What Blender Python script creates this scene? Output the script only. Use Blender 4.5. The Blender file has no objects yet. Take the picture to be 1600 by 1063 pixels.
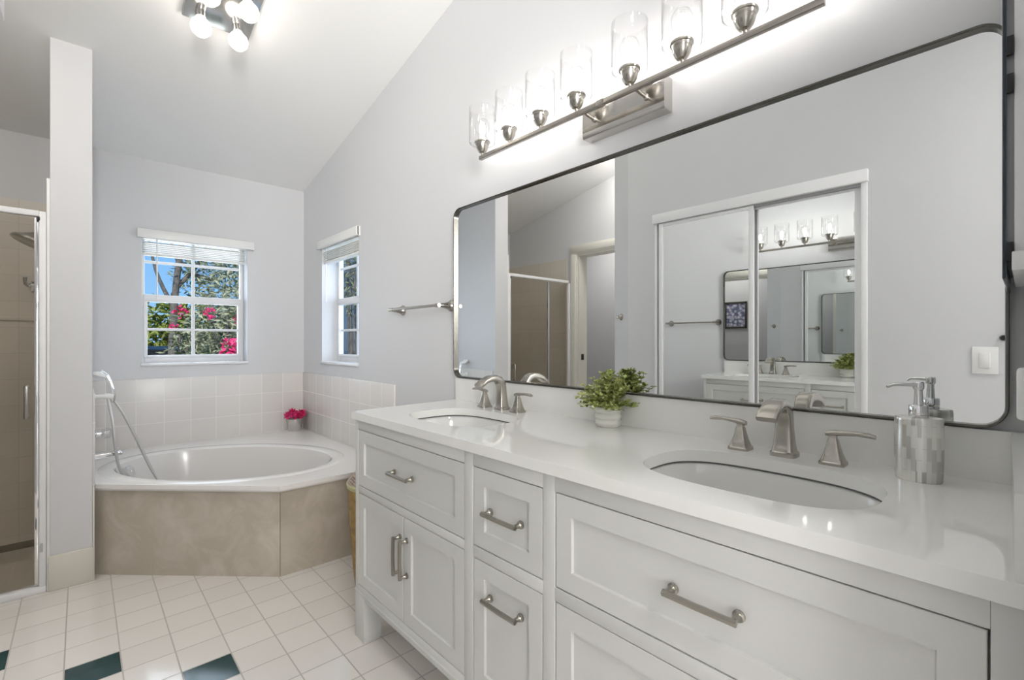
import bpy, bmesh, math, random
from mathutils import Vector, Matrix
R = random.Random(7)
PI = math.pi
sc = bpy.context.scene
COL = sc.collection

# ------------------------------------------------------------------ camera, world, light, exposure
CAM_H = 1.17
YAW = math.atan2(674.0, 735.0)
cam = bpy.data.cameras.new('camera')
cam.sensor_fit = 'HORIZONTAL'; cam.sensor_width = 36.0
cam.lens = 36.0 * 735.0 / 1600.0
cam.shift_y = 1.5 / 1600.0
cam.clip_start = 0.02; cam.clip_end = 200
camo = bpy.data.objects.new('camera', cam); COL.objects.link(camo)
camo.location = (0, 0, CAM_H); camo.rotation_euler = (PI / 2, 0, -YAW)
sc.camera = camo
vs = sc.view_settings
vs.view_transform = 'Standard'; vs.look = 'None'; vs.gamma = 1.0; vs.use_curve_mapping = False
vs.exposure = 0.22
sc.cycles.max_bounces = 16; sc.cycles.diffuse_bounces = 8; sc.cycles.glossy_bounces = 12
sc.cycles.transmission_bounces = 12; sc.cycles.transparent_max_bounces = 40
sc.cycles.sample_clamp_indirect = 6.0
sc.cycles.use_denoising = True

W = bpy.data.worlds.new('world'); sc.world = W; W.use_nodes = True
wn = W.node_tree.nodes; wl = W.node_tree.links
tcw = wn.new('ShaderNodeTexCoord'); sepw = wn.new('ShaderNodeSeparateXYZ'); rw = wn.new('ShaderNodeValToRGB')
wl.new(tcw.outputs['Generated'], sepw.inputs[0]); wl.new(sepw.outputs['Z'], rw.inputs[0]); wl.new(rw.outputs[0], wn['Background'].inputs['Color'])
rw.color_ramp.elements[0].position = 0.0; rw.color_ramp.elements[0].color = (.30, .55, .86, 1)      # clear blue sky, paler at the horizon
rw.color_ramp.elements[1].position = .35; rw.color_ramp.elements[1].color = (.10, .34, .76, 1)
wn['Background'].inputs['Strength'].default_value = 1.1

sun = bpy.data.lights.new('sun', 'SUN'); sun.energy = 3.6; sun.angle = 0.01; sun.color = (1, .95, .86)
suno = bpy.data.objects.new('sun', sun); COL.objects.link(suno)
suno.rotation_euler = Vector((.28, .62, -.72)).to_track_quat('-Z', 'Y').to_euler()

def area(name, loc, direction, sx, sy, power, color):
    l = bpy.data.lights.new(name, 'AREA'); l.shape = 'RECTANGLE'; l.size = sx; l.size_y = sy
    l.energy = power; l.color = color
    o = bpy.data.objects.new(name, l); COL.objects.link(o)
    o.location = loc; o.rotation_euler = Vector(direction).to_track_quat('-Z', 'Y').to_euler()
    return o
# added unseen fill pointing down beyond the open doorway
area('fill_overhead', (.25, -.95, 2.55), (0, .0, -1), .6, .6, 26, (1, .97, .93))
# added fills behind the viewer, in wc and passage; extra daylight outside the windows
area('fill_behind', (-.38, -1.6, 1.55), (.12, 1, .08), .6, 1.9, 27, (1, .99, .97))
area('fill_wc', (-1.5, 3.1, 2.5), (0, 0, -1), .4, .4, 14, (1, .96, .9))
area('fill_passage', (-.70, 2.21, 2.72), (0, .35, -1), .25, .25, 8, (1, .96, .9))
area('daylight_far', ((.30 + .935) / 2, 5.0, 1.75), (0, -1, -.05), 1.7, 1.7, 38, (.86, .93, 1))
area('daylight_side', (2.35, 3.1, 1.75), (-1, 0, -.05), 1.7, 1.7, 40, (.86, .93, 1))
# added unseen fill washing up over the sloping ceiling
up = area('fill_ceiling', (-.36, -1.0, 1.9), (.2, 1, .24), .6, .7, 22, (1, .985, .96)); up.data.spread = math.radians(80)
BULB_E = 62.0       # vanity bulbs
CEIL_E = 8.0        # ceiling globes

# ------------------------------------------------------------------ materials
def mat(name, color, rough=.5, metal=0.0, spec=.5, coat=0.0, var=0.0, vscale=6.0, bump=0.0, bscale=40.0):
    m = bpy.data.materials.new(name); m.use_nodes = True
    nt = m.node_tree; b = nt.nodes['Principled BSDF']
    b.inputs['Base Color'].default_value = (*color, 1)
    b.inputs['Roughness'].default_value = rough
    b.inputs['Metallic'].default_value = metal
    b.inputs['Specular IOR Level'].default_value = spec
    b.inputs['Coat Weight'].default_value = coat
    tc = nt.nodes.new('ShaderNodeTexCoord')
    if var > 0:
        n = nt.nodes.new('ShaderNodeTexNoise'); n.inputs['Scale'].default_value = vscale
        n.inputs['Detail'].default_value = 4
        nt.links.new(tc.outputs['Object'], n.inputs['Vector'])
        cr = nt.nodes.new('ShaderNodeValToRGB')
        cr.color_ramp.elements[0].position = .3; cr.color_ramp.elements[1].position = .7
        cr.color_ramp.elements[0].color = (*[c * (1 - var) for c in color], 1)
        cr.color_ramp.elements[1].color = (*[min(1, c * (1 + var)) for c in color], 1)
        nt.links.new(n.outputs['Fac'], cr.inputs[0]); nt.links.new(cr.outputs[0], b.inputs['Base Color'])
    if bump > 0:
        n2 = nt.nodes.new('ShaderNodeTexNoise'); n2.inputs['Scale'].default_value = bscale
        nt.links.new(tc.outputs['Object'], n2.inputs['Vector'])
        bp = nt.nodes.new('ShaderNodeBump'); bp.inputs['Strength'].default_value = bump
        bp.inputs['Distance'].default_value = .002
        nt.links.new(n2.outputs['Fac'], bp.inputs['Height']); nt.links.new(bp.outputs[0], b.inputs['Normal'])
    return m

def emis(name, color, strength):
    m = bpy.data.materials.new(name); m.use_nodes = True
    b = m.node_tree.nodes['Principled BSDF']
    b.inputs['Base Color'].default_value = (*color, 1)
    b.inputs['Emission Color'].default_value = (*color, 1)
    b.inputs['Emission Strength'].default_value = strength
    return m

def thin_glass(name, tint=(1, 1, 1), ior=1.45, boost=1.0):
    m = bpy.data.materials.new(name); m.use_nodes = True
    nt = m.node_tree; nt.nodes.clear()
    out = nt.nodes.new('ShaderNodeOutputMaterial'); mix = nt.nodes.new('ShaderNodeMixShader')
    tr = nt.nodes.new('ShaderNodeBsdfTransparent'); tr.inputs[0].default_value = (*tint, 1)
    gl = nt.nodes.new('ShaderNodeBsdfGlossy'); gl.inputs['Roughness'].default_value = .02
    # both faces of the thin sheet reflect alike: schlick on |cos|
    lw = nt.nodes.new('ShaderNodeLayerWeight'); lw.inputs['Blend'].default_value = .5
    pw = nt.nodes.new('ShaderNodeMath'); pw.operation = 'POWER'; pw.inputs[1].default_value = 5.0
    nt.links.new(lw.outputs['Facing'], pw.inputs[0])
    f0 = ((ior - 1) / (ior + 1)) ** 2
    mu = nt.nodes.new('ShaderNodeMath'); mu.operation = 'MULTIPLY_ADD'; mu.use_clamp = True
    mu.inputs[1].default_value = (1 - f0) * boost; mu.inputs[2].default_value = f0 * boost
    nt.links.new(pw.outputs[0], mu.inputs[0]); nt.links.new(mu.outputs[0], mix.inputs[0])
    nt.links.new(tr.outputs[0], mix.inputs[1]); nt.links.new(gl.outputs[0], mix.inputs[2])
    nt.links.new(mix.outputs[0], out.inputs[0])
    return m

def grid_mask(nt, coord, origin, pitch, grout):
    """node value 1 inside grout of a repeating line pattern along one coordinate"""
    a = nt.nodes.new('ShaderNodeMath'); a.operation = 'SUBTRACT'; a.inputs[1].default_value = origin
    nt.links.new(coord, a.inputs[0])
    d = nt.nodes.new('ShaderNodeMath'); d.operation = 'DIVIDE'; d.inputs[1].default_value = pitch
    nt.links.new(a.outputs[0], d.inputs[0])
    f = nt.nodes.new('ShaderNodeMath'); f.operation = 'FLOOR'; nt.links.new(d.outputs[0], f.inputs[0])
    fr = nt.nodes.new('ShaderNodeMath'); fr.operation = 'SUBTRACT'
    nt.links.new(d.outputs[0], fr.inputs[0]); nt.links.new(f.outputs[0], fr.inputs[1])
    pp = nt.nodes.new('ShaderNodeMath'); pp.operation = 'PINGPONG'; pp.inputs[1].default_value = .5
    nt.links.new(fr.outputs[0], pp.inputs[0])
    lt = nt.nodes.new('ShaderNodeMath'); lt.operation = 'LESS_THAN'; lt.inputs[1].default_value = grout / pitch / 2
    nt.links.new(pp.outputs[0], lt.inputs[0])
    return lt.outputs[0], f.outputs[0], pp.outputs[0]

def math_node(nt, op, a, b=None):
    n = nt.nodes.new('ShaderNodeMath'); n.operation = op
    for i, v in enumerate((a, b)):
        if v is None: continue
        if isinstance(v, (int, float)): n.inputs[i].default_value = v
        else: nt.links.new(v, n.inputs[i])
    return n.outputs[0]

def tile_mat(name, color, grout_col, axes, orig, pitch, grout, rough=.26, var=.03, greens=False, bump=.25):
    m = bpy.data.materials.new(name); m.use_nodes = True
    nt = m.node_tree; b = nt.nodes['Principled BSDF']
    g = nt.nodes.new('ShaderNodeNewGeometry'); sp = nt.nodes.new('ShaderNodeSeparateXYZ')
    nt.links.new(g.outputs['Position'], sp.inputs[0])
    m1, f1, p1 = grid_mask(nt, sp.outputs[axes[0]], orig[0], pitch[0], grout)
    m2, f2, p2 = grid_mask(nt, sp.outputs[axes[1]], orig[1], pitch[1], grout)
    mx = math_node(nt, 'MAXIMUM', m1, m2)
    # per tile tone
    cb = nt.nodes.new('ShaderNodeCombineXYZ'); nt.links.new(f1, cb.inputs[0]); nt.links.new(f2, cb.inputs[1])
    wnz = nt.nodes.new('ShaderNodeTexWhiteNoise'); wnz.noise_dimensions = '2D'
    nt.links.new(cb.outputs[0], wnz.inputs['Vector'])
    cr = nt.nodes.new('ShaderNodeMix'); cr.data_type = 'RGBA'
    cr.inputs['A'].default_value = (*[c * (1 - var) for c in color], 1)
    cr.inputs['B'].default_value = (*[min(1, c * (1 + var)) for c in color], 1)
    nt.links.new(wnz.outputs['Value'], cr.inputs['Factor'])
    tone = cr.outputs['Result']
    if greens:
        # green insets along one diagonal of the floor
        d = math_node(nt, 'ADD', f1, f2)                       # f2 grows with y
        eq = math_node(nt, 'COMPARE', d, 1.0); nt.nodes[-1].inputs[2].default_value = .5
        odd = math_node(nt, 'PINGPONG', f1, 1.0)
        odd = math_node(nt, 'GREATER_THAN', odd, .5)
        lim = math_node(nt, 'LESS_THAN', f1, 3.5)
        lim2 = math_node(nt, 'GREATER_THAN', f1, -1.5)
        e = math_node(nt, 'MULTIPLY', math_node(nt, 'MULTIPLY', eq, odd), math_node(nt, 'MULTIPLY', lim, lim2))
        gm = nt.nodes.new('ShaderNodeMix'); gm.data_type = 'RGBA'
        gm.inputs['B'].default_value = (.012, .050, .052, 1)
        nt.links.new(e, gm.inputs['Factor']); nt.links.new(tone, gm.inputs['A']); tone = gm.outputs['Result']
    gx = nt.nodes.new('ShaderNodeMix'); gx.data_type = 'RGBA'
    gx.inputs['B'].default_value = (*grout_col, 1)
    nt.links.new(mx, gx.inputs['Factor']); nt.links.new(tone, gx.inputs['A'])
    nt.links.new(gx.outputs['Result'], b.inputs['Base Color'])
    ro = nt.nodes.new('ShaderNodeMix'); ro.inputs['A'].default_value = rough; ro.inputs['B'].default_value = .8
    nt.links.new(mx, ro.inputs['Factor']); nt.links.new(ro.outputs['Result'], b.inputs['Roughness'])
    inv = math_node(nt, 'SUBTRACT', 1.0, mx)
    bp = nt.nodes.new('ShaderNodeBump'); bp.inputs['Strength'].default_value = bump; bp.inputs['Distance'].default_value = .002
    nt.links.new(inv, bp.inputs['Height']); nt.links.new(bp.outputs[0], b.inputs['Normal'])
    return m

M = {}
M['wall'] = mat('wall_paint', (.635, .637, .648), .6, bump=.06, bscale=120)
M['ceiling'] = mat('ceiling_paint', (.83, .83, .82), .8, bump=.08, bscale=90)
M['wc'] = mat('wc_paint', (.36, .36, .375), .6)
M['trim'] = mat('white_trim', (.78, .78, .76), .35)
M['casing'] = mat('door_casing', (.70, .68, .62), .4)
M['white_metal'] = mat('white_metal', (.80, .80, .81), .3)
M['cab'] = mat('cabinet_paint', (.62, .62, .60), .38, var=.01, vscale=2)
M['quartz'] = mat('quartz', (.80, .80, .775), .06, spec=.5, var=.015, vscale=5)
M['ceramic'] = mat('ceramic', (.76, .76, .74), .06, spec=.55)
M['acrylic'] = mat('tub_acrylic', (.76, .745, .72), .15, var=.02, vscale=4)
M['nickel'] = mat('brushed_nickel', (.44, .415, .375), .27, 1.0, bump=.05, bscale=300)
M['nickel_dark'] = mat('dark_nickel', (.36, .34, .30), .28, 1.0)
M['chrome'] = mat('chrome', (.80, .80, .81), .06, 1.0)
M['plate'] = mat('polished_plate', (.60, .58, .55), .16, 1.0)
M['mirror'] = mat('mirror_glass', (.86, .875, .87), .0, 1.0)
M['frame'] = mat('gunmetal_frame', (.13, .125, .112), .25, 1.0)
M['black'] = mat('black_plastic', (.01, .01, .012), .4)
M['navy'] = mat('mirror_edge', (.03, .04, .055), .2)
M['white_plastic'] = mat('white_plastic', (.80, .80, .79), .3)
M['hose'] = mat('hose_metal', (.52, .52, .51), .35, .6)
M['clear'] = thin_glass('shade_glass', boost=1.3)
M['pane'] = thin_glass('pane_glass', (.95, .96, .96), boost=.03)
M['bronze'] = thin_glass('shower_glass', (.90, .89, .87), boost=.7)
M['crystal'] = thin_glass('crystal', (.93, .93, .94), 1.6, 2.5)
M['bulb'] = emis('bulb_glow', (1, .97, .93), BULB_E)
M['globe'] = emis('globe_glow', (1, .93, .84), CEIL_E)
M['tile_far'] = tile_mat('tub_tile_far', (.70, .675, .65), (.79, .77, .745), ('X', 'Z'), (1.338, .46), (.1525, .1525), .004)
M['tile_side'] = tile_mat('tub_tile_side', (.70, .675, .65), (.79, .77, .745), ('Y', 'Z'), (2.47, .46), (.1525, .1525), .004)
M['shower_far'] = tile_mat('shower_tile_far', (.665, .62, .55), (.56, .52, .455), ('X', 'Z'), (-.115, .03), (.1525, .1525), .004)
M['shower_side'] = tile_mat('shower_tile_side', (.665, .62, .55), (.56, .52, .455), ('Y', 'Z'), (3.98, .03), (.1525, .1525), .004)
M['band'] = mat('dark_band', (.16, .14, .10), .3)  # dark strip low on the shower back wall
M['floor'] = tile_mat('floor_tile', (.73, .70, .66), (.44, .41, .38), ('X', 'Y'), (-.197, 2.307 - .1477), (.1533, .1477), .0045, rough=.12, greens=True)

def apron_mat():
    m = mat('cultured_marble', (.43, .375, .30), .22)
    nt = m.node_tree; b = nt.nodes['Principled BSDF']
    tc = nt.nodes['Texture Coordinate']
    n = nt.nodes.new('ShaderNodeTexNoise'); n.inputs['Scale'].default_value = 5.5; n.inputs['Detail'].default_value = 9
    n.inputs['Roughness'].default_value = .6; n.inputs['Distortion'].default_value = .9
    nt.links.new(tc.outputs['Object'], n.inputs['Vector'])
    cr = nt.nodes.new('ShaderNodeValToRGB')
    els = cr.color_ramp.elements
    els[0].position = .42; els[0].color = (.455, .405, .335, 1)
    els[1].position = .80; els[1].color = (.60, .55, .48, 1)
    nt.links.new(n.outputs['Fac'], cr.inputs[0]); nt.links.new(cr.outputs[0], b.inputs['Base Color'])
    return m
M['apron'] = apron_mat()

# ------------------------------------------------------------------ mesh helpers
class MB:
    def __init__(s): s.v = []; s.f = []
    def add(s, v, f):
        o = len(s.v); s.v += [tuple(p) for p in v]; s.f += [tuple(i + o for i in q) for q in f]; return s
    def box(s, a, b, bevel=0.0, seg=2):
        x0, y0, z0 = [min(p, q) for p, q in zip(a, b)]; x1, y1, z1 = [max(p, q) for p, q in zip(a, b)]
        if bevel <= 0:
            return s.add([(x0, y0, z0), (x1, y0, z0), (x1, y1, z0), (x0, y1, z0), (x0, y0, z1), (x1, y0, z1), (x1, y1, z1), (x0, y1, z1)],
                         [(0, 3, 2, 1), (4, 5, 6, 7), (0, 1, 5, 4), (1, 2, 6, 5), (2, 3, 7, 6), (3, 0, 4, 7)])
        bm = bmesh.new(); bmesh.ops.create_cube(bm, size=1)
        for v in bm.verts: v.co = Vector(((x0 + x1) / 2 + v.co.x * (x1 - x0), (y0 + y1) / 2 + v.co.y * (y1 - y0), (z0 + z1) / 2 + v.co.z * (z1 - z0)))
        bevel = min(bevel, .49 * min(x1 - x0, y1 - y0, z1 - z0))
        bmesh.ops.bevel(bm, geom=list(bm.edges) + list(bm.verts), offset=bevel, segments=seg, affect='EDGES', profile=.5)
        bm.verts.index_update()
        s.add([v.co[:] for v in bm.verts], [[v.index for v in f.verts] for f in bm.faces]); bm.free(); return s
    def rings(s, rings, cap0=True, cap1=True, closed=False):
        n = len(rings[0]); v = [p for r in rings for p in r]; f = []
        m = len(rings)
        for i in range(m if closed else m - 1):
            j = (i + 1) % m
            for k in range(n):
                l = (k + 1) % n
                f.append((i * n + k, i * n + l, j * n + l, j * n + k))
        if not closed:
            if cap0: f.append(tuple(range(n - 1, -1, -1)))
            if cap1: f.append(tuple((m - 1) * n + k for k in range(n)))
        return s.add(v, f)
    def lathe(s, prof, c=(0, 0, 0), n=32, axis=(0, 0, 1), cap0=True, cap1=True):
        ax = Vector(axis).normalized()
        t = Vector((1, 0, 0)) if abs(ax.x) < .9 else Vector((0, 1, 0))
        e1 = (t - ax * t.dot(ax)).normalized(); e2 = ax.cross(e1)
        c = Vector(c)
        rs = [[tuple(c + ax * h + (e1 * math.cos(2 * PI * k / n) + e2 * math.sin(2 * PI * k / n)) * max(r, 1e-5)) for k in range(n)] for r, h in prof]
        return s.rings(rs, cap0, cap1)
    def tube(s, pts, r, n=10, closed=False):
        pts = [Vector(p) for p in pts]; m = len(pts)
        rr = r if isinstance(r, (list, tuple)) else [r] * m
        T = []
        for i in range(m):
            a = pts[i - 1] if (i > 0 or closed) else pts[i]; b = pts[(i + 1) % m] if (i < m - 1 or closed) else pts[i]
            T.append((b - a).normalized())
        u = T[0].orthogonal().normalized(); rs = []
        for i in range(m):
            u = (u - T[i] * u.dot(T[i])).normalized(); w = T[i].cross(u)
            rs.append([tuple(pts[i] + (u * math.cos(2 * PI * k / n) + w * math.sin(2 * PI * k / n)) * rr[i]) for k in range(n)])
        return s.rings(rs, closed=closed)
    def sphere(s, c, r, n=20, sc_=(1, 1, 1)):
        pr = [(math.sin(PI * i / n), -math.cos(PI * i / n)) for i in range(n + 1)]
        c = Vector(c)
        rs = [[(c.x + r * a * math.cos(2 * PI * k / (2 * n)) * sc_[0], c.y + r * a * math.sin(2 * PI * k / (2 * n)) * sc_[1], c.z + r * h * sc_[2]) for k in range(2 * n)] for a, h in [(max(a, 1e-4), h) for a, h in pr]]
        return s.rings(rs)
    def sweep(s, secs, n=20, e=4.0):
        """secs: (centre, side vec, up vec, half side, half up) superellipse sections"""
        rs = []
        for c, a, b, ha, hb in secs:
            c = Vector(c); a = Vector(a).normalized(); b = Vector(b).normalized(); ring = []
            for k in range(n):
                t = 2 * PI * (k + .5) / n; ct, st = math.cos(t), math.sin(t)
                ring.append(tuple(c + a * ha * math.copysign(abs(ct) ** (2 / e), ct) + b * hb * math.copysign(abs(st) ** (2 / e), st)))
            rs.append(ring)
        return s.rings(rs)
    def prism(s, poly, z0, z1):
        n = len(poly)
        s.add([(x, y, z0) for x, y in poly] + [(x, y, z1) for x, y in poly],
              [tuple(range(n - 1, -1, -1)), tuple(range(n, 2 * n))] + [(k, (k + 1) % n, n + (k + 1) % n, n + k) for k in range(n)])
        return s
    def xform(s, mtx):
        s.v = [tuple(mtx @ Vector(p)) for p in s.v]; return s

def world_loc(o):
    v = Vector((0, 0, 0))
    while o is not None: v += o.location; o = o.parent
    return v
def build(mb, name, m, parent=None, loc=None, angle=35):
    me = bpy.data.meshes.new(name)
    off = world_loc(parent) if parent else Vector(loc or (0, 0, 0))
    me.from_pydata([tuple(Vector(p) - off) for p in mb.v], [], mb.f); me.update()
    bm = bmesh.new(); bm.from_mesh(me); bmesh.ops.recalc_face_normals(bm, faces=bm.faces); bm.to_mesh(me); bm.free()
    me.materials.append(M[m] if isinstance(m, str) else m)
    me.shade_smooth(); me.set_sharp_from_angle(angle=math.radians(angle))
    o = bpy.data.objects.new(name, me); COL.objects.link(o)
    if parent: o.parent = parent
    else: o.location = off
    return o
def tag(o, label, cat, group=None):
    o['label'] = label; o['category'] = cat
    if group: o['group'] = group
    return o
def thing(name, loc, label, cat, group=None):
    o = bpy.data.objects.new(name, None); COL.objects.link(o); o.location = loc
    o.empty_display_size = .05
    return tag(o, label, cat, group)
def struct(name, mb, m, loc=None):
    o = build(mb, name, m, None, loc); o['kind'] = 'structure'; return o
def sroot(name, loc):
    o = bpy.data.objects.new(name, None); COL.objects.link(o); o.location = loc; o['kind'] = 'structure'; return o
def copy_tree(o, parent=None):
    c = o.copy(); COL.objects.link(c); c.parent = parent
    for ch in list(o.children): copy_tree(ch, c)
    return c
def box(a, b, bevel=0.0): return MB().box(a, b, bevel)

# ------------------------------------------------------------------ the room
XB, YF, XL, XC = 1.35, 4.0, -.967, -.165          # mirror wall, far wall, left wall, closet wall
def ceil_z(y): return 2.395 + .214 * (YF - y)
TOP = 4.1

fl = MB()
fl.box((-2.1, -1.75, -.12), (1.51, 3.13, 0))
fl.box((-.10, 3.13, -.12), (1.51, 4.16, 0))
fl.box((-2.1, 3.13, -.12), (-.98, 4.16, 0))
floor = struct('floor', fl, 'floor')
struct('floor_shower', box((XL - .01, 3.13, -.16), (-.1, 4.16, -.06)), 'shower_far')

c0, c1 = -1.8, 4.2
struct('ceiling', MB().add([(-2.2, c0, ceil_z(c0)), (1.55, c0, ceil_z(c0)), (1.55, c1, ceil_z(c1)), (-2.2, c1, ceil_z(c1)),
                            (-2.2, c0, ceil_z(c0) + .1), (1.55, c0, ceil_z(c0) + .1), (1.55, c1, ceil_z(c1) + .1), (-2.2, c1, ceil_z(c1) + .1)],
       [(0, 1, 2, 3), (4, 5, 6, 7), (0, 1, 5, 4), (1, 2, 6, 5), (2, 3, 7, 6), (3, 0, 4, 7)]), 'ceiling')

def wall_y(y0, y1, x0, x1, hole=None):            # wall slab whose faces look along y, top follows the roof
    m = MB(); zt = max(ceil_z(y0), ceil_z(y1)) + .06
    if not hole: return m.box((x0, y0, 0), (x1, y1, zt))
    a, b, z0, z1 = hole
    m.box((x0, y0, 0), (a, y1, zt)); m.box((b, y0, 0), (x1, y1, zt)); m.box((a, y0, z1), (b, y1, zt))
    if z0 > 0: m.box((a, y0, 0), (b, y1, z0))
    return m
def wall_x(x0, x1, y0, y1, hole=None, zb=0):
    m = MB()
    def seg(ya, yb, z0=zb, z1=None):
        za, zc = (ceil_z(ya) + .06, ceil_z(yb) + .06) if z1 is None else (z1, z1)
        m.add([(x0, ya, z0), (x1, ya, z0), (x1, yb, z0), (x0, yb, z0), (x0, ya, za), (x1, ya, za), (x1, yb, zc), (x0, yb, zc)],
              [(0, 3, 2, 1), (4, 5, 6, 7), (0, 1, 5, 4), (1, 2, 6, 5), (2, 3, 7, 6), (3, 0, 4, 7)])
    if not hole: seg(y0, y1); return m
    a, b, z0, z1 = hole
    seg(y0, a); seg(b, y1); seg(a, b, z1)
    if z0 > zb: seg(a, b, zb, z0)
    return m
W1 = (.30, .935, 1.015, 1.90)                      # far window hole (x0,x1,z0,z1)
W2 = (2.965, 3.605, 1.015, 1.90)                   # side window hole (y0,y1,z0,z1)
struct('wall_far', wall_y(YF, YF + .16, -2.1, 1.51, W1), 'wall')
struct('wall_back', wall_x(XB, XB + .16, -.15, YF, W2), 'wall')
struct('wall_left', wall_x(XL - .12, XL, 1.98, YF, (2.25, 3.0, 0, 2.03)), 'wall')
cl = wall_x(XC - .10, XC, -.13, 1.885, (.54, 1.66, 0, 1.97))
_a, _b = ceil_z(1.885) + .05, ceil_z(2.06) + .05
cl.add([(XC - .10, 1.885, 0), (XC, 1.885, 0), (XC - .09, 2.06, 0), (XC - .10, 2.06, 0), (XC - .10, 1.885, _a), (XC, 1.885, _a), (XC - .09, 2.06, _b), (XC - .10, 2.06, _b)],
       [(0, 3, 2, 1), (4, 5, 6, 7), (0, 1, 5, 4), (1, 2, 6, 5), (2, 3, 7, 6), (3, 0, 4, 7)])
cl.add(*(lambda m: (m.v, m.f))(wall_y(1.91, 2.06, -2.0, XC - .10)))
struct('wall_closet', cl, 'wall')
struct('wall_closet_inside', wall_x(-.85, -.80, -.13, 1.91), 'wall')
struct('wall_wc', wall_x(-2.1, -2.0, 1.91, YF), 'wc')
struct('wall_right', wall_y(-.13, -.012, -2.1, XB, (-.14, .66, 0, 2.75)), 'wall')  # opening made taller to let the added fill light through
hb = wall_y(-1.75, -1.65, -.8, 1.51); hb.add(*(lambda m: (m.v, m.f))(wall_x(-.8, -.7, -1.65, -.13)))
hb.add(*(lambda m: (m.v, m.f))(wall_x(1.41, 1.51, -1.65, -.13)))
struct('wall_hall', hb, 'wall')
PX0, PX1, PY = -.105, .042, 3.08
pt = wall_x(PX0, PX1, PY, YF)
struct('wall_partition', pt, 'wall')
bb = box((PX0 - .006, PY - .012, 0), (PX1 + .004, PY, .165), .003)
struct('baseboard_partition', bb, mat('base_tile', (.66, .63, .56), .25))
struct('trim_partition', box((PX1 + .001, PY - .004, 0), (PX1 + .008, PY + .02, .46)), 'casing')

# tile surrounds
TZ = .915
struct('trim_1', box((PX1, YF - .010, .44), (XB, YF, TZ), .003), 'tile_far')
struct('trim_2', box((XB - .012, 2.47, .40), (XB, YF - .01, TZ), .004), 'tile_side')
struct('trim_3', box((PX1, PY + .03, .44), (PX1 + .010, YF - .01, TZ), .003), 'tile_side')
struct('trim_4', box((XL, YF - .010, -.06), (PX0, YF, 2.0)), 'shower_far')
struct('trim_5', box((XL, 3.14, -.06), (XL + .010, YF - .01, 2.0)), 'shower_side')
struct('trim_9', box((PX0 - .012, PY + .001, 0), (PX0, PY + .05, 1.93), .002), 'trim')
struct('trim_6', box((PX0 - .010, PY + .051, -.06), (PX0, YF - .01, 1.93)), 'shower_side')
struct('trim_7', box((XL + .01, YF - .013, -.052), (-.20, YF - .009, -.012)), 'band')
struct('trim_8', box((XL + .01, YF - .022, 1.288), (PX0 - .01, YF - .009, 1.318), .006), 'shower_far')

# door casing of the little room behind the shower passage, seen in the mirror
dr = sroot('door_2', (XL, 2.62, 0))
cs = MB()
for y0, y1 in ((2.17, 2.25), (3.0, 3.09)):
    cs.box((XL, y0, 0), (XL + .014, y1, 2.03), .004); cs.box((XL + .010, y0 + .015, 0), (XL + .022, y1 - .015, 2.03), .004)
cs.box((XL, 2.17, 2.03), (XL + .014, 3.09, 2.12), .004); cs.box((XL + .010, 2.185, 2.045), (XL + .022, 3.075, 2.105), .004)
build(cs, 'casing', 'casing', dr)
jb = MB().box((XL - .12, 2.25, 0), (XL, 2.268, 2.03)).box((XL - .12, 2.982, 0), (XL, 3.0, 2.03)).box((XL - .12, 2.268, 2.012), (XL, 2.982, 2.03))
build(jb, 'jamb', 'casing', dr)
build(box((XL - .07, 2.978, .98), (XL - .03, 2.983, 1.04), .001), 'strike_plate', 'black', dr)

# ------------------------------------------------------------------ windows
def window(name, x0, x1, z0, z1, y, to):
    """built in a local frame: x along the wall, y outwards; 'to' maps into the room"""
    r = sroot(name, to @ Vector(((x0 + x1) / 2, y, z0)))
    def b(lst, nm, m):
        mb = MB()
        for a, c in lst: mb.box(a, c, .004)
        mb.xform(to); return build(mb, nm, m, r)
    yo = y + .122
    xm = (x0 + x1) / 2 - .008
    fr = [((x0, yo, z0), (x0 + .026, yo + .036, z1)), ((x1 - .022, yo, z0), (x1, yo + .036, z1)),
          ((x0 + .026, yo + .001, z0), (x1 - .022, yo + .035, z0 + .045)), ((x0 + .026, yo + .001, z1 - .03), (x1 - .022, yo + .035, z1))]
    b(fr, 'window_frame', 'white_metal')
    zm = 1.472
    b([((x0 + .02, yo - .012, zm - .028), (x1 - .018, yo + .03, zm + .022))], 'meeting_rail', 'white_metal')
    lo = [((x0 + .02, yo - .010, z0 + .04), (x0 + .042, yo + .02, zm)), ((x1 - .040, yo - .010, z0 + .04), (x1 - .018, yo + .02, zm)),
          ((x0 + .042, yo - .009, z0 + .035), (x1 - .040, yo + .019, z0 + .055))]
    b(lo, 'sash', 'white_metal')
    mu = [((xm - .010, yo + .006, z0 + .04), (xm + .010, yo + .022, z1 - .03)),
          ((x0 + .02, yo + .0075, 1.242), (x1 - .03, yo + .0205, 1.260)), ((x0 + .02, yo + .0075, 1.712), (x1 - .03, yo + .0205, 1.732))]
    b(mu, 'muntins', 'white_metal')
    b([((x0 + .03, yo + .012, z0 + .05), (x1 - .04, yo + .016, z1 - .03))], 'glass_pane', 'pane')
    b([((x0 - .004, y - .014, z0 - .016), (x1 + .004, yo + .01, z0 + .002))], 'sill', mat('marble_sill', (.76, .76, .77), .25, var=.06, vscale=14))
    return r
window('window_1', W1[0], W1[1], W1[2], W1[3], YF, Matrix.Identity(4))
# side window: local x -> world y, local y -> world x
to2 = Matrix(((0, 1, 0, XB - YF), (1, 0, 0, 0), (0, 0, 1, 0), (0, 0, 0, 1)))
window('window_2', W2[0], W2[1], W2[2], W2[3], YF, to2)

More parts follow.
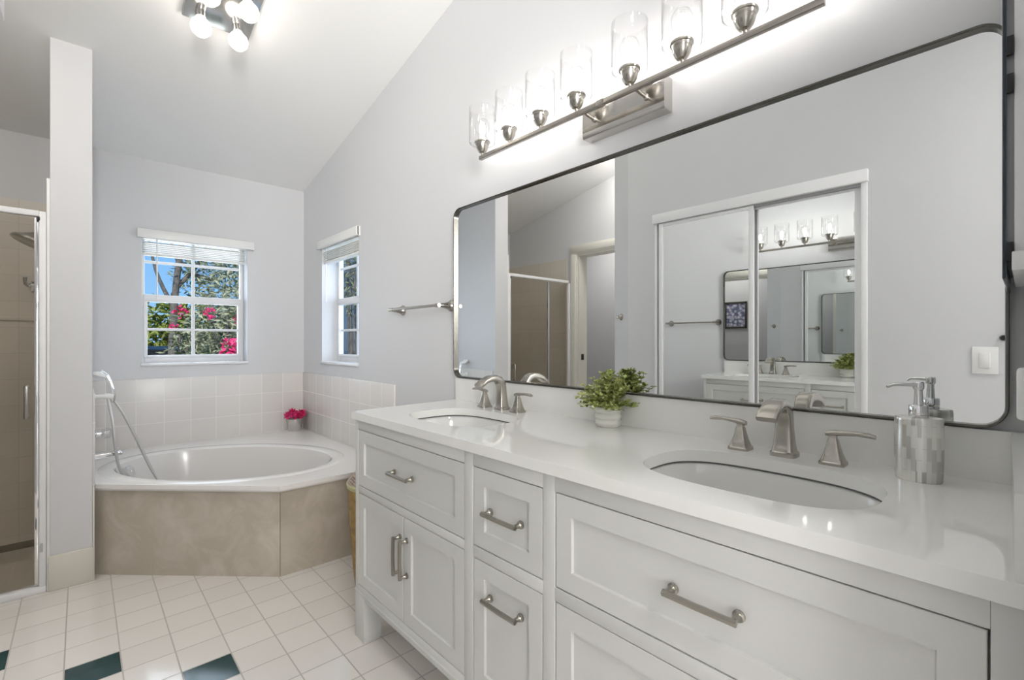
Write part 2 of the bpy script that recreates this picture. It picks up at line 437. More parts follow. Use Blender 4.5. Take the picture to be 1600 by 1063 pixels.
def blind(name, x0, x1, to, label, cordx):
    t = thing(name, to @ Vector(((x0 + x1) / 2, YF + .03, 1.78)), label, 'window blind', 'raised window blinds')
    v = MB().box((x0 - .024, YF - .028, 1.862), (x1 + .042, YF - .010, 1.922), .003)
    v.box((x0 - .024, YF - .02, 1.862), (x0 - .012, YF, 1.922)); v.box((x1 + .03, YF - .02, 1.862), (x1 + .042, YF, 1.922))
    build(v.xform(to), 'valance', 'trim', t)
    hd = MB().box((x0 + .006, YF + .004, 1.862), (x1 - .006, YF + .05, 1.895)); build(hd.xform(to), 'headrail', 'trim', t)
    sl = MB()
    for k in range(6):
        z = 1.774 + .0125 * k
        sl.box((x0 + .008, YF + .006, z), (x1 - .008, YF + .056, z + .0042), .001)
    build(sl.xform(to), 'slats', 'trim', t)
    br = MB().box((x0 + .008, YF + .008, 1.752), (x1 - .008, YF + .054, 1.768), .004); build(br.xform(to), 'bottom_rail', 'trim', t)
    for q in (.17, .5, .83):
        xx = x0 + (x1 - x0) * q
        build(MB().tube([(xx, YF + .008, 1.755), (xx, YF + .008, 1.87)], .0012, 6).xform(to), 'ladder_cord', 'white_plastic', t)
    build(MB().tube([(cordx, YF + .012, 1.87), (cordx, YF + .012, 1.46)], .0042, 8).xform(to), 'tilt_wand', 'white_plastic', t)
    return t
blind('window_blind', W1[0], W1[1], Matrix.Identity(4), 'white slatted blind drawn up at the far window left of the corner', .385)
blind('window_blind', W2[0], W2[1], to2, 'white slatted blind drawn up at the narrow side window beside the towel bar', W2[1] - .05)

# ------------------------------------------------------------------ closet mirrored sliding door (behind the camera, seen in the mirror)
cdoor = sroot('door_1', (XC, 1.1, 0))
build(box((XC - .002, .515, 1.948), (XC + .028, 1.68, 2.008), .002), 'track_cover', 'white_metal', cdoor)
tr = MB().box((XC - .09, .54, 1.935), (XC - .002, 1.66, 1.97))
build(tr, 'upper_track', mat('track_grey', (.35, .35, .36), .4), cdoor)
jm = MB().box((XC - .07, .520, 0), (XC + .010, .545, 1.948), .002).box((XC - .07, 1.655, 0), (XC + .010, 1.672, 1.948), .002)
build(jm, 'side_jamb', 'white_metal', cdoor)
build(box((XC - .08, .545, 0), (XC - .005, 1.655, .02)), 'floor_track', 'white_metal', cdoor)
for (ya, yb, xf) in ((1.045, 1.642, XC + .002), (.549, 1.10, XC - .030)):
    p = MB()
    for a, b2 in ((ya, ya + .028), (yb - .028, yb)): p.box((xf - .012, a, .022), (xf + .010, b2, 1.945), .004)
    p.box((xf - .012, ya, 1.925), (xf + .006, yb, 1.945), .002); p.box((xf - .012, ya, .022), (xf + .006, yb, .06), .002)
    po = build(p, 'door_panel', 'white_metal', cdoor)
    build(box((xf - .006, ya + .02, .05), (xf, yb - .02, 1.93)), 'mirror_glass', 'mirror', po)

# switch plate and bumper on the closet wall
t = thing('light_switch', (XC, .118, 1.088), 'white rocker light switch plate seen at the right edge of the mirror', 'light switch')
build(box((XC, .075, 1.03), (XC + .006, .155, 1.145), .002), 'wall_plate', 'white_plastic', t)
build(box((XC + .004, .099, 1.055), (XC + .010, .133, 1.12), .002), 'rocker', mat('rocker', (.74, .74, .73), .3), t)
tag(build(MB().lathe([(.012, 0), (.012, .012), (.008, .02)], (XC, .060, 1.183), 16, (1, 0, 0)), 'door_bumper', 'black', None, (XC, .06, 1.183)),
    'small round black bumper by the switch at the mirror edge', 'door bumper')

# small hook bar at the end of the closet wall
def flare_post(base, d, L, r0=.026, r1=.008):
    return MB().lathe([(r0, 0), (r0, .004), (r0 * .82, .010), (r0 * .62, L * .28), (r1 * 1.35, L * .6), (r1, L)], base, 20, d)
t = thing('robe_hook', (XC - .04, 1.965, 1.34), 'small nickel robe hook on the corner of the closet wall', 'robe hook')
build(MB().lathe([(.024, 0), (.024, .003), (.017, .008), (.009, .020), (.008, .028), (.011, .031), (.011, .036), (.003, .038)], (XC - .043, 1.969, 1.342), 20, (.88, .47, 0)), 'hook', 'nickel', t)

# framed picture in the little room
t = thing('framed_picture', (-2.0, 3.12, 1.37), 'dark framed flower picture reflected in the left closet mirror', 'picture')
fm = MB(); y0, y1, z0, z1 = 2.93, 3.27, 1.37, 1.79
for a, b2 in (((y0, z0), (y1, z0 + .028)), ((y0, z1 - .028), (y1, z1)), ((y0, z0), (y0 + .028, z1)), ((y1 - .028, z0), (y1, z1))):
    fm.box((-2.0, a[0], a[1]), (-1.975, b2[0], b2[1]), .003)
build(fm, 'picture_frame', mat('dark_wood', (.03, .022, .018), .35), t)
def pic_mat():
    m = mat('flower_print', (.3, .3, .4), .5); nt = m.node_tree; b = nt.nodes['Principled BSDF']
    v = nt.nodes.new('ShaderNodeTexVoronoi'); v.inputs['Scale'].default_value = 22
    nt.links.new(nt.nodes['Texture Coordinate'].outputs['Object'], v.inputs['Vector'])
    cr = nt.nodes.new('ShaderNodeValToRGB'); e = cr.color_ramp.elements
    e[0].position = .1; e[0].color = (.50, .48, .56, 1); e[1].position = .7; e[1].color = (.06, .07, .13, 1)
    nt.links.new(v.outputs['Distance'], cr.inputs[0]); nt.links.new(cr.outputs[0], b.inputs['Base Color']); return m
build(box((-2.0, y0 + .02, z0 + .02), (-1.99, y1 - .02, z1 - .02)), 'print', pic_mat(), t)

# ------------------------------------------------------------------ vanity cabinet
VX = .806
van = thing('vanity_cabinet', (1.07, .9, 0), 'long white shaker vanity cabinet with two sinks under the wide mirror', 'vanity')
V0, V1 = -.008, 1.80
ff = MB()
def fb(y0, y1, z0, z1, bv=.0012): ff.box((VX, y0, z0), (VX + .022, y1, z1), bv)
for a, b2 in ((V0, .028), (.733, .771), (1.041, 1.08), (1.776, V1)): fb(a, b2, .165, .862)
for a, b2 in ((.028, .733), (.771, 1.041), (1.08, 1.776)):
    fb(a, b2, .8225, .862); fb(a, b2, .165, .2125)
fb(.028, .733, .570, .6015); fb(.771, 1.041, .570, .6015); fb(1.08, 1.776, .575, .602)
build(ff, 'face_frame', 'cab', van)
bd = MB().box((VX + .024, V0 + .004, .185), (1.345, V1, .672)).box((VX + .024, V0 + .004, .672), (VX + .032, V1, .8618)).box((VX + .032, V1 - .018, .672), (1.345, V1, .8618)).box((VX + .032, V0 + .004, .672), (1.345, V0 + .020, .8618)).box((1.33, V0 + .020, .672), (1.345, V1 - .018, .8618)); build(bd, 'cabinet_body', 'cab', van)
build(box((VX - .004, V0, .181), (VX + .004, V1 + .003, .188), .002), 'base_moulding', 'cab', van)
for (x, y) in ((VX - .001, V1 - .078), (VX - .001, V0), (1.27, V1 - .078), (1.27, V0)):
    build(box((x, y, 0), (x + .073, y + .079, .19), .002), 'leg', 'cab', van)
def shaker(y0, y1, z0, z1, fw=.0455):
    g = .0028; y0 += g; y1 -= g; z0 += g; z1 -= g
    m = MB(); x0, x1 = VX + .001, VX + .022
    O = [(y0, z0), (y1, z0), (y1, z1), (y0, z1)]; I = [(y0 + fw, z0 + fw), (y1 - fw, z0 + fw), (y1 - fw, z1 - fw), (y0 + fw, z1 - fw)]
    s_ = .0014; dp = .0075
    I2 = [(y0 + fw + s_, z0 + fw + s_), (y1 - fw - s_, z0 + fw + s_), (y1 - fw - s_, z1 - fw - s_), (y0 + fw + s_, z1 - fw - s_)]
    e = .0012
    O2 = [(y0 + e, z0 + e), (y1 - e, z0 + e), (y1 - e, z1 - e), (y0 + e, z1 - e)]
    rs = [[(x1, *p) for p in O], [(x0 + e, *p) for p in O], [(x0, *p) for p in O2], [(x0, *p) for p in I], [(x0 + dp, *p) for p in I2]]
    return m.rings(rs)
def pull(mid, length, axis):
    """bar pull: two flared posts and a six sided bar; axis 'y' or 'z'"""
    a = Vector((0, 1, 0)) if axis == 'y' else Vector((0, 0, 1)); c = Vector(mid); m = MB()
    for s_ in (-1, 1):
        p = c + a * s_ * length / 2
        m.lathe([(.0105, 0), (.0105, .003), (.0075, .005), (.0085, .008), (.0058, .012), (.0055, .026)], p, 14, (-1, 0, 0))
    e = length / 2 + .006
    m.tube([c + Vector((-.026, 0, 0)) - a * e, c + Vector((-.0275, 0, 0)) - a * (e - .012), c + Vector((-.0285, 0, 0)), c + Vector((-.0275, 0, 0)) + a * (e - .012), c + Vector((-.026, 0, 0)) + a * e],
           [.0072, .0062, .0062, .0062, .0072], 6)
    return m
xh = VX + .0015
for nm, (y0, y1, z0, z1), h in (
    ('drawer', (1.08, 1.776, .602, .8225), ((1.428, .7125), 'y')),
    ('door', (1.425, 1.776, .2125, .575), ((1.4475, .44), 'z')),
    ('door', (1.08, 1.425, .2125, .575), ((1.4025, .44), 'z')),
    ('drawer', (.771, 1.041, .6015, .8225), ((.906, .7125), 'y')),
    ('drawer', (.771, 1.041, .2125, .570), ((.906, .482), 'y')),
    ('drawer', (.028, .733, .6015, .8225), ((.3805, .7125), 'y')),
    ('drawer', (.028, .733, .2125, .570), ((.3805, .482), 'y'))):
    d = build(shaker(y0, y1, z0, z1), nm, 'cab', van)
    hh = build(pull((xh, h[0][0], h[0][1]), .118, h[1]), 'handle', 'nickel_dark', d)
    hh['label'] = 'brushed nickel bar handle'

# ------------------------------------------------------------------ countertop with two undermount basins
CT0, CT1 = .862, .89
def yskew(x, y):                                   # the left end runs a touch out of square
    if y < 1.7: return y
    e = 1.812 + (x - .794) * .074
    return 1.7 + (y - 1.7) / .1 * (e - 1.7)
S1 = (1.045, 1.412, .155, .220); S2 = (1.045, .390, .155, .222)
def oval(c, k=1.0, n=96, e=2.9, off=0.0):
    x, y, a, b = c; a = a * k + off; b = b * k + off; out = []
    for i in range(n):
        t = 2 * PI * i / n; ct, st = math.cos(t), math.sin(t)
        out.append((x + a * math.copysign(abs(ct) ** (2 / e), ct), y + b * math.copysign(abs(st) ** (2 / e), st)))
    return out
def project(poly, c, p):
    d = Vector((p[0] - c[0], p[1] - c[1])); best = None
    for i in range(len(poly)):
        a = Vector(poly[i]); b = Vector(poly[(i + 1) % len(poly)]); e = b - a
        den = d.x * e.y - d.y * e.x
        if abs(den) < 1e-12: continue
        q = a - Vector(c); t = (q.x * e.y - q.y * e.x) / den; u = (q.x * d.y - q.y * d.x) / den
        if t > 0 and -1e-6 <= u <= 1 + 1e-6 and (best is None or t < best): best = t
    return (c[0] + d.x * best, c[1] + d.y * best)
def plate(mb, poly, c, hole, z0, z1, mp=lambda x, y: (x, y), round_=0.0):
    """slab with an opening: outer polygon points are matched to the hole by angle"""
    n = len(hole); ang = [math.atan2(p[1] - c[1], p[0] - c[0]) for p in hole]
    out = [project(poly, c, p) for p in hole]
    for q in poly:                                  # snap the nearest ray to each corner
        a = math.atan2(q[1] - c[1], q[0] - c[0])
        k = min(range(n), key=lambda i: abs((ang[i] - a + PI) % (2 * PI) - PI)); out[k] = q
    out = [mp(*p) for p in out]
    lst = [[(x, y, z0) for x, y in out], [(x, y, z1) for x, y in out]]
    if round_ > 0:
        for s_ in (0, .3, .7, 1.0):
            a = s_ * PI / 2
            k = [(c[0] + (p[0] - c[0]) * (1 + (1 - math.sin(a)) * round_), c[1] + (p[1] - c[1]) * (1 + (1 - math.sin(a)) * round_)) for p in hole]
            lst.append([(x, y, z1 - (1 - math.cos(a)) * round_ * .5) for x, y in k])
    else:
        lst.append([(x, y, z1) for x, y in hole])
    lst.append([(x, y, z0) for x, y in hole])
    mb.rings(lst, closed=True)
ctop = thing('countertop', (1.07, .9, CT0), 'white quartz vanity worktop with a low backsplash on the white cabinet', 'countertop')
pm = MB(); skew = lambda x, y: (x, yskew(x, y))
plate(pm, [(.794, .90), (1.348, .90), (1.348, 1.80), (.794, 1.80)], (S1[0], S1[1]), oval(S1), CT0, CT1, skew)
plate(pm, [(.794, -.0105), (1.348, -.0105), (1.348, .90), (.794, .90)], (S2[0], S2[1]), oval(S2), CT0, CT1)
build(pm, 'slab', 'quartz', ctop, angle=25)
bsp = build(MB().add([(1.329, -.010, CT1), (1.349, -.010, CT1), (1.349, 1.853, CT1), (1.329, 1.852, CT1), (1.329, -.010, .993), (1.349, -.010, .993), (1.349, 1.853, .993), (1.329, 1.852, .993)],
     [(0, 3, 2, 1), (4, 5, 6, 7), (0, 1, 5, 4), (1, 2, 6, 5), (2, 3, 7, 6), (3, 0, 4, 7)]), 'backsplash', 'quartz')
tag(bsp, 'long low white quartz backsplash under the wide mirror', 'backsplash')
ssp = build(MB().add([(.80, -.0115, CT1), (1.328, -.0115, CT1), (1.328, .0185, CT1), (.80, .0085, CT1), (.80, -.0115, .993), (1.328, -.0115, .993), (1.328, .0185, .993), (.80, .0085, .993)],
     [(0, 3, 2, 1), (4, 5, 6, 7), (0, 1, 5, 4), (1, 2, 6, 5), (2, 3, 7, 6), (3, 0, 4, 7)]), 'side_splash', 'quartz')
tag(ssp, 'short white quartz side splash against the right wall', 'side splash')
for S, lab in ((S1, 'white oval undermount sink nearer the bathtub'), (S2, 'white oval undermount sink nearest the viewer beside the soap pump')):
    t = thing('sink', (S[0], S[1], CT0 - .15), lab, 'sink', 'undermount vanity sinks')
    rs = []
    for k, dz in ((1.10, 0), (1.035, -.0005), (1.02, -.006), (1.0, -.03), (.955, -.075), (.87, -.115), (.70, -.138), (.42, -.148), (.12, -.152)):
        rs.append([(x, y, CT0 - .0038 + dz) for x, y in oval(S, k, 64, 2.9 if k > .8 else 2.3)])
    inner = len(rs)
    for k, dz in ((.12, -.17), (.45, -.158), (.75, -.148), (.92, -.12), (1.02, -.075), (1.05, -.02), (1.10, -.012)):
        rs.append([(x, y, CT0 + dz) for x, y in oval(S, k, 64, 2.9)])
    build(MB().rings(rs, closed=True), 'basin', 'ceramic', t, angle=60)
    build(MB().rings([[(x, y, CT0 - .0002) for x, y in oval(S, 1.004, 64)], [(x, y, CT0 - .0040) for x, y in oval(S, 1.004, 64)], [(x, y, CT0 - .0040) for x, y in oval(S, 1.05, 64)], [(x, y, CT0 - .0002) for x, y in oval(S, 1.05, 64)]], closed=True), 'sealant', mat('grey_sealant', (.10, .10, .095), .7), t)  # caulk ring, coloured dark to carry the shade of the gap too
    build(MB().lathe([(.024, -.004), (.024, 0), (.019, .003), (.012, .001)], (S[0], S[1], CT0 - .1546), 24), 'drain', 'nickel', t)

# ------------------------------------------------------------------ faucets
def make_faucet(y, label):
    z = CT1; X = 1.268
    t = thing('faucet', (X, y, z), label, 'faucet', 'nickel basin faucets')
    m = MB()
    def sec(x, zz, ang, hw, hd):
        # ang: direction of travel in the xz plane, 90 = up, 180 = towards the room
        up = Vector((-math.sin(math.radians(ang)), 0, math.cos(math.radians(ang))))
        return ((x, y, zz), (0, 1, 0), up, hw, hd)
    path = [(X, z, 90, .0285, .0265), (X, z + .010, 90, .0285, .0265), (X, z + .0125, 90, .0245, .0235), (X, z + .03, 90, .0215, .020), (X, z + .065, 90, .0185, .0165), (X - .001, z + .088, 93, .0180, .0160),
            (X - .006, z + .108, 110, .0182, .0162), (X - .020, z + .123, 138, .0186, .0150), (X - .041, z + .130, 166, .0194, .0132), (X - .066, z + .129, 192, .0206, .0116), (X - .092, z + .121, 208, .0220, .0095), (X - .116, z + .1055, 218, .0230, .0090), (X - .121, z + .101, 220, .0225, .0075)]
    m.sweep([sec(*p) for p in path], 24, 5.0)
    build(m, 'spout', 'nickel', t, angle=40)
    for s_ in (1, -1):
        yy = y + s_ * .102; h = MB()
        hs = ((.0255, 0), (.0255, .006), (.0225, .009), (.0165, .026), (.0118, .046), (.0098, .056), (.0078, .060), (.0078, .066))
        h.sweep([((X - .006, yy, z + dz), (1, 0, 0), (0, 1, 0), r, r) for r, dz in hs], 24, 6.0)
        ho = build(h, 'valve_base', 'nickel', t, angle=40)
        l = MB()
        lp = ((-.014, .068, .008, .0055), (0, .0705, .0100, .0068), (.02, .0725, .0074, .0056), (.045, .0745, .0070, .0050), (.066, .0735, .0080, .0054), (.078, .0715, .0066, .0040))
        l.sweep([((X - .006, yy + s_ * dy, z + dz), (1, 0, 0), (0, 0, 1), a, b2) for dy, dz, a, b2 in lp], 16, 2.6)
        build(l, 'lever', 'nickel', ho, angle=50)
    return t
f1 = make_faucet(1.446, 'brushed nickel widespread faucet behind the sink nearer the bathtub')
f2 = copy_tree(f1); f2.location.y = .397
f2['label'] = 'brushed nickel widespread faucet behind the sink beside the soap pump'

# ------------------------------------------------------------------ vanity mirror
MX = 1.335
t = thing('wall_mirror', (MX, .944, .9955), 'wide rounded metal framed mirror above the vanity', 'mirror')
def rrect(y0, y1, z0, z1, r, n=10):
    out = []
    for cy, cz, a0 in ((y1 - r, z1 - r, 0), (y0 + r, z1 - r, 90), (y0 + r, z0 + r, 180), (y1 - r, z0 + r, 270)):
        for k in range(n + 1):
            a = math.radians(a0 + 90 * k / n); out.append((cy + r * math.cos(a), cz + r * math.sin(a)))
    return out
y0, y1, z0, z1, r = .020, 1.860, .9955, 1.802, .046
O = rrect(y0, y1, z0, z1, r); I = rrect(y0 + .0062, y1 - .0062, z0 + .0062, z1 - .0062, r - .0062)
O1 = rrect(y0 + .0015, y1 - .0015, z0 + .0015, z1 - .0015, r - .0015); I1 = rrect(y0 + .0047, y1 - .0047, z0 + .0047, z1 - .0047, r - .0047)
rs = [[(XB - .001, *p) for p in O], [(1.323, *p) for p in O], [(1.321, *p) for p in O1], [(1.321, *p) for p in I1], [(1.323, *p) for p in I], [(XB - .001, *p) for p in I]]
build(MB().rings(rs, closed=True), 'mirror_frame', 'frame', t)
build(MB().rings([[(1.345, *p) for p in I], [(MX, *p) for p in I]]), 'mirror_glass', 'mirror', t)

# ------------------------------------------------------------------ vanity light bar
t = thing('vanity_light', (1.30, .92, 1.88), 'nickel bar light with eight clear glass shades above the mirror', 'wall light')
bp = MB(); ys = (.738, 1.052)
prof = [(XB, 1.878), (1.306, 1.878), (1.302, 1.884), (1.3015, 1.90), (1.3015, 1.96), (1.302, 1.976), (1.306, 1.982), (XB, 1.982)]
bp.rings([[(x, y, z) for x, z in prof] for y in ys]); build(bp, 'backplate', 'plate', t)
BXX, BZ = 1.238, 1.938
bar = MB().box((BXX - .008, .305, BZ - .008), (BXX + .008, .925, BZ + .008), .0015); bar.box((BXX - .008, .926, BZ - .0085), (BXX + .008, 1.548, BZ + .0075), .0015)
bar.box((BXX - .0092, .912, BZ - .0095), (BXX + .0092, .940, BZ + .009), .001)
build(bar, 'bar', 'nickel', t)
for y in (.80, 1.0):
    build(MB().tube([(BXX + .004, y, BZ), (1.27, y, BZ - .004), (1.303, y, BZ - .006)], .0055, 12).lathe([(.010, 0), (.010, .006), (.006, .010)], (1.3035, y, BZ - .006), 16, (-1, 0, 0)), 'arm', 'nickel', t)
for y in (.31, .479, .648, .818, 1.028, 1.198, 1.367, 1.534):
    z = BZ + .008
    cup = build(MB().lathe([(.006, 0), (.006, .010), (.014, .012), (.0205, .020), (.0255, .034), (.028, .050), (.032, .052), (.032, .057), (.026, .0575), (.024, .050), (.012, .030)], (BXX, y, z), 28), 'lamp_holder', 'nickel', t)
    sh = MB(); n = 40; rs = []
    pr = [(.029, .044), (.046, .0445), (.0535, .050), (.055, .061), (.055, .130), (.055, .196), (.0542, .1965), (.0535, .196), (.0535, .130), (.0535, .062), (.0522, .052), (.045, .0465), (.029, .046)]
    sh.lathe(pr, (BXX, y, z), 40, cap0=False, cap1=False)
    sho = build(sh, 'glass_shade', 'clear', cup, angle=60)
    bl = MB().lathe([(.012, .056), (.013, .070), (.018, .082), (.026, .098), (.030, .116), (.029, .130), (.022, .144), (.012, .151), (.002, .153)], (BXX, y, z), 24)
    blo = build(bl, 'light_bulb', 'clear', cup, angle=60)
    build(MB().lathe([(.003, .080), (.0085, .086), (.0115, .100), (.0115, .122), (.008, .134), (.002, .138)], (BXX, y, z), 16), 'filament', 'bulb', cup, angle=60)

# ------------------------------------------------------------------ ceiling light
cx, cy = .478, 2.47; cz = ceil_z(cy)
t = thing('ceiling_light', (cx, cy, cz), 'square chrome ceiling light with globe bulbs above the tub end', 'ceiling light')
nrm = Vector((0, -.214, -1)).normalized(); sl = Vector((0, 1, -.214)).normalized()
fmx = Matrix((( -1, 0, 0, cx), (0, sl.y, nrm.y, cy), (0, sl.z, nrm.z, cz), (0, 0, 0, 1)))   # local z points away from the ceiling
pl = MB().box((-.137, -.150, .0), (.137, .150, .028), .004); build(pl.xform(fmx), 'plate', 'plate', t)
for a, b2 in ((-.075, .085), (.075, .085), (-.075, -.110), (.075, -.110)):
    s_ = MB().lathe([(.021, .028), (.021, .060), (.019, .062)], (a, b2, 0), 24)
    so = build(s_.xform(fmx), 'socket', 'chrome', t)
    g = MB().lathe([(.013, .058), (.015, .064), (.026, .076), (.038, .094), (.0415, .110), (.038, .128), (.026, .144), (.012, .151), (.002, .152)], (a, b2, 0), 28)
    build(g.xform(fmx), 'globe_bulb', 'globe', so, angle=60)

# ------------------------------------------------------------------ towel bar
t = thing('towel_bar', (XB, 2.15, 1.34), 'brushed nickel towel bar on the wall left of the big mirror', 'towel bar')
for y in (1.915, 2.385):
    build(flare_post((XB, y, 1.343), (-1, 0, 0), .080, .029, .009), 'post', 'nickel', t)
build(MB().tube([(1.272, 1.905, 1.343), (1.272, 1.935, 1.343), (1.272, 1.936, 1.343), (1.272, 2.364, 1.343), (1.272, 2.365, 1.343), (1.272, 2.40, 1.343)], [.010, .010, .0072, .0072, .010, .010], 14), 'bar', 'nickel', t)

# ------------------------------------------------------------------ bathtub
tub = thing('bathtub', (.7, 3.2, 0), 'built-in corner bathtub with beige apron and oval basin under the windows', 'bathtub')
DZ = .46
tc_ = (.645, 3.195); ta, tb = .60, .385
ud = Vector((.7071, -.7071)); vd = Vector((.7071, .7071))
def tov(k=1.0, off=0.0, n=96, sh=(0, 0)):
    out = []
    for i in range(n):
        a = 2 * PI * i / n; p = ud * (ta * k + off) * math.cos(a) + vd * (tb * k + off) * math.sin(a)
        out.append((tc_[0] + p.x + sh[0], tc_[1] + p.y + sh[1]))
    return out
poly = [(.053, 3.112), (.716, 2.455), (1.337, 2.452), (1.337, 3.989), (.053, 3.989)]
dk = MB(); plate(dk, poly, tc_, tov(), DZ - .022, DZ, round_=.028)
build(dk, 'tub_deck', 'acrylic', tub, angle=30)
rim = MB()
rim.rings([[(x, y, DZ - .001) for x, y in tov(1, .078)], [(x, y, DZ + .0018) for x, y in tov(1, .072)], [(x, y, DZ + .0025) for x, y in tov(1, .03)], [(x, y, DZ - .001) for x, y in tov(1, .014)]], False, False)
build(rim, 'raised_rim', 'acrylic', tub, angle=60)
rs = []
for k, z in ((1.0, DZ - .006), (.985, DZ - .03), (.955, .36), (.92, .27), (.87, .17), (.80, .11), (.68, .078), (.45, .066), (.1, .062)): rs.append([(x, y, z) for x, y in tov(k)])
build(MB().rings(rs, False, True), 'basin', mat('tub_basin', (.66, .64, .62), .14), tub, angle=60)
ap = MB().prism([(.050, 3.150), (.728, 2.496), (.740, 2.512), (.056, 3.172)], 0, DZ - .02)
build(ap, 'apron_panel', 'apron', tub)
ap = MB().prism([(.730, 2.494), (1.348, 2.488), (1.348, 2.504), (.742, 2.510)], 0, DZ - .02)
build(ap, 'apron_panel', 'apron', tub)
lp = MB().prism([(.048, 3.135), (.722, 2.474), (1.337, 2.470), (1.337, 2.49), (.734, 2.496), (.056, 3.152)], DZ - .034, DZ - .020)
build(lp, 'deck_lip', 'acrylic', tub)
build(MB().lathe([(.036, -.02), (.036, .006), (.030, .011), (.006, .012), (.005, .014), (.002, .014)], (.212, 3.535, .405), 28, (.80, -.42, .30)), 'overflow_cover', 'chrome', tub)

# tub filler, valve and hand shower on the end wall
WX = PX1 + .010; FY = 3.47
t = thing('tub_spout', (WX, FY, .53), 'chrome tub spout on the end wall over the tub rim', 'tub spout')
build(MB().sweep([((WX + dx, FY, .535 + dz), (0, 1, 0), (0, 0, 1), a, b2) for dx, dz, a, b2 in ((0, -.008, .030, .026), (.02, -.006, .026, .021), (.06, -.002, .021, .015), (.10, .002, .018, .0125), (.115, .001, .016, .012), (.122, -.002, .012, .009))], 20, 2.6), 'spout', 'chrome', t, angle=50)
build(MB().lathe([(.004, 0), (.004, .012), (.007, .013), (.007, .019), (.003, .021)], (WX + .10, FY, .545), 14), 'diverter_knob', 'chrome', t)
t = thing('tub_valve', (WX, FY, .655), 'chrome tub valve with clear crystal knob on the end wall', 'tub valve')
build(MB().lathe([(.062, 0), (.062, .004), (.050, .009), (.020, .012), (.014, .014), (.014, .034)], (WX, FY, .655), 32, (1, 0, 0)), 'escutcheon', 'chrome', t)
build(MB().lathe([(.013, .030), (.024, .036), (.030, .048), (.030, .066), (.024, .074), (.006, .076)], (WX, FY, .655), 12, (1, 0, 0)), 'crystal_knob', 'crystal', t, angle=10)
t = thing('hand_shower', (WX, FY, .86), 'white and chrome hand shower hanging by the tub on the end wall', 'hand shower')
build(MB().lathe([(.024, 0), (.024, .005), (.011, .009), (.011, .05)], (WX, FY, .862), 20, (1, 0, 0)).tube([(WX + .045, FY, .862), (WX + .085, FY, .858)], [.016, .019], 14), 'bracket', 'white_plastic', t)
build(MB().tube([(WX + .082, FY, .832), (WX + .084, FY, .862), (WX + .078, FY, .90), (WX + .068, FY, .940), (WX + .052, FY, .975), (WX + .030, FY, .992), (WX + .012, FY, .988)], [.011, .013, .0125, .0125, .014, .016, .012], 16), 'handle', 'chrome', t)
build(MB().lathe([(.008, -.016), (.030, -.004), (.034, .006), (.033, .014), (.026, .018), (.004, .018)], (WX + .026, FY, .985), 24, (-.35, -.2, -.92)), 'spray_head', 'white_plastic', t)
def catmull(P, m=10):
    P = [Vector(p) for p in P]; out = []
    for i in range(len(P) - 1):
        p0 = P[max(i - 1, 0)]; p1 = P[i]; p2 = P[i + 1]; p3 = P[min(i + 2, len(P) - 1)]
        for k in range(m):
            u = k / m; out.append(.5 * ((2 * p1) + (p2 - p0) * u + (2 * p0 - 5 * p1 + 4 * p2 - p3) * u * u + (3 * p1 - p0 - 3 * p2 + p3) * u ** 3))
    return out + [P[-1]]
hp = catmull([(WX + .062, FY, .850), (WX + .068, FY - .01, .80), (WX + .082, FY - .03, .70), (WX + .090, FY - .045, .58), (WX + .108, FY - .045, .46), (WX + .150, FY - .04, .36), (WX + .20, FY - .04, .24), (WX + .26, FY - .05, .17), (WX + .31, FY - .05, .20), (WX + .295, FY - .03, .32), (WX + .245, FY - .01, .44), (WX + .18, FY, .62), (WX + .125, FY, .76), (WX + .086, FY, .835)])
build(MB().tube(hp, .0075, 10), 'hose', 'hose', t)

# flowers in the metal pot in the corner of the tub deck
fp = (1.248, 3.905)
t = thing('flower_pot', (*fp, DZ), 'pink flowers in a small silver pot on the tub corner', 'flower pot')
build(MB().lathe([(.046, 0), (.048, .003), (.062, .095), (.064, .097), (.061, .097), (.058, .090), (.05, .085)], (*fp, DZ + .0006), 32), 'pot', mat('zinc', (.62, .60, .57), .25, .9), t)
for k, (dx, dy, dz, rr) in enumerate(((-.050, -.015, .118, .046), (.012, -.050, .112, .044), (.055, .000, .122, .046), (-.005, .025, .135, .046), (-.03, -.045, .128, .036), (.04, -.035, .135, .038))):
    m = MB(); c = Vector((fp[0] + dx, fp[1] + dy, DZ + dz))
    for j in range(46):
        th = R.uniform(0, 2 * PI); ph = R.uniform(-.25, 1.35)
        d = Vector((math.cos(th) * math.cos(ph), math.sin(th) * math.cos(ph), math.sin(ph)))
        sd = d.cross(Vector((0, 0, 1))).normalized() * rr * .22; up = d.cross(sd).normalized() * rr * .12
        L = rr * R.uniform(.8, 1.08)
        m.add([c + d * L * .2, c + d * L * .65 + sd + up, c + d * L + up * 1.5, c + d * L * .65 - sd + up, c + d * L * .6 - up], [(0, 1, 4), (1, 2, 4), (2, 3, 4), (3, 0, 4)])
    build(m, 'flower', mat('petal', ((.62, .015, .12) if k % 2 else (.70, .05, .22)), .55, var=.35, vscale=60), t)

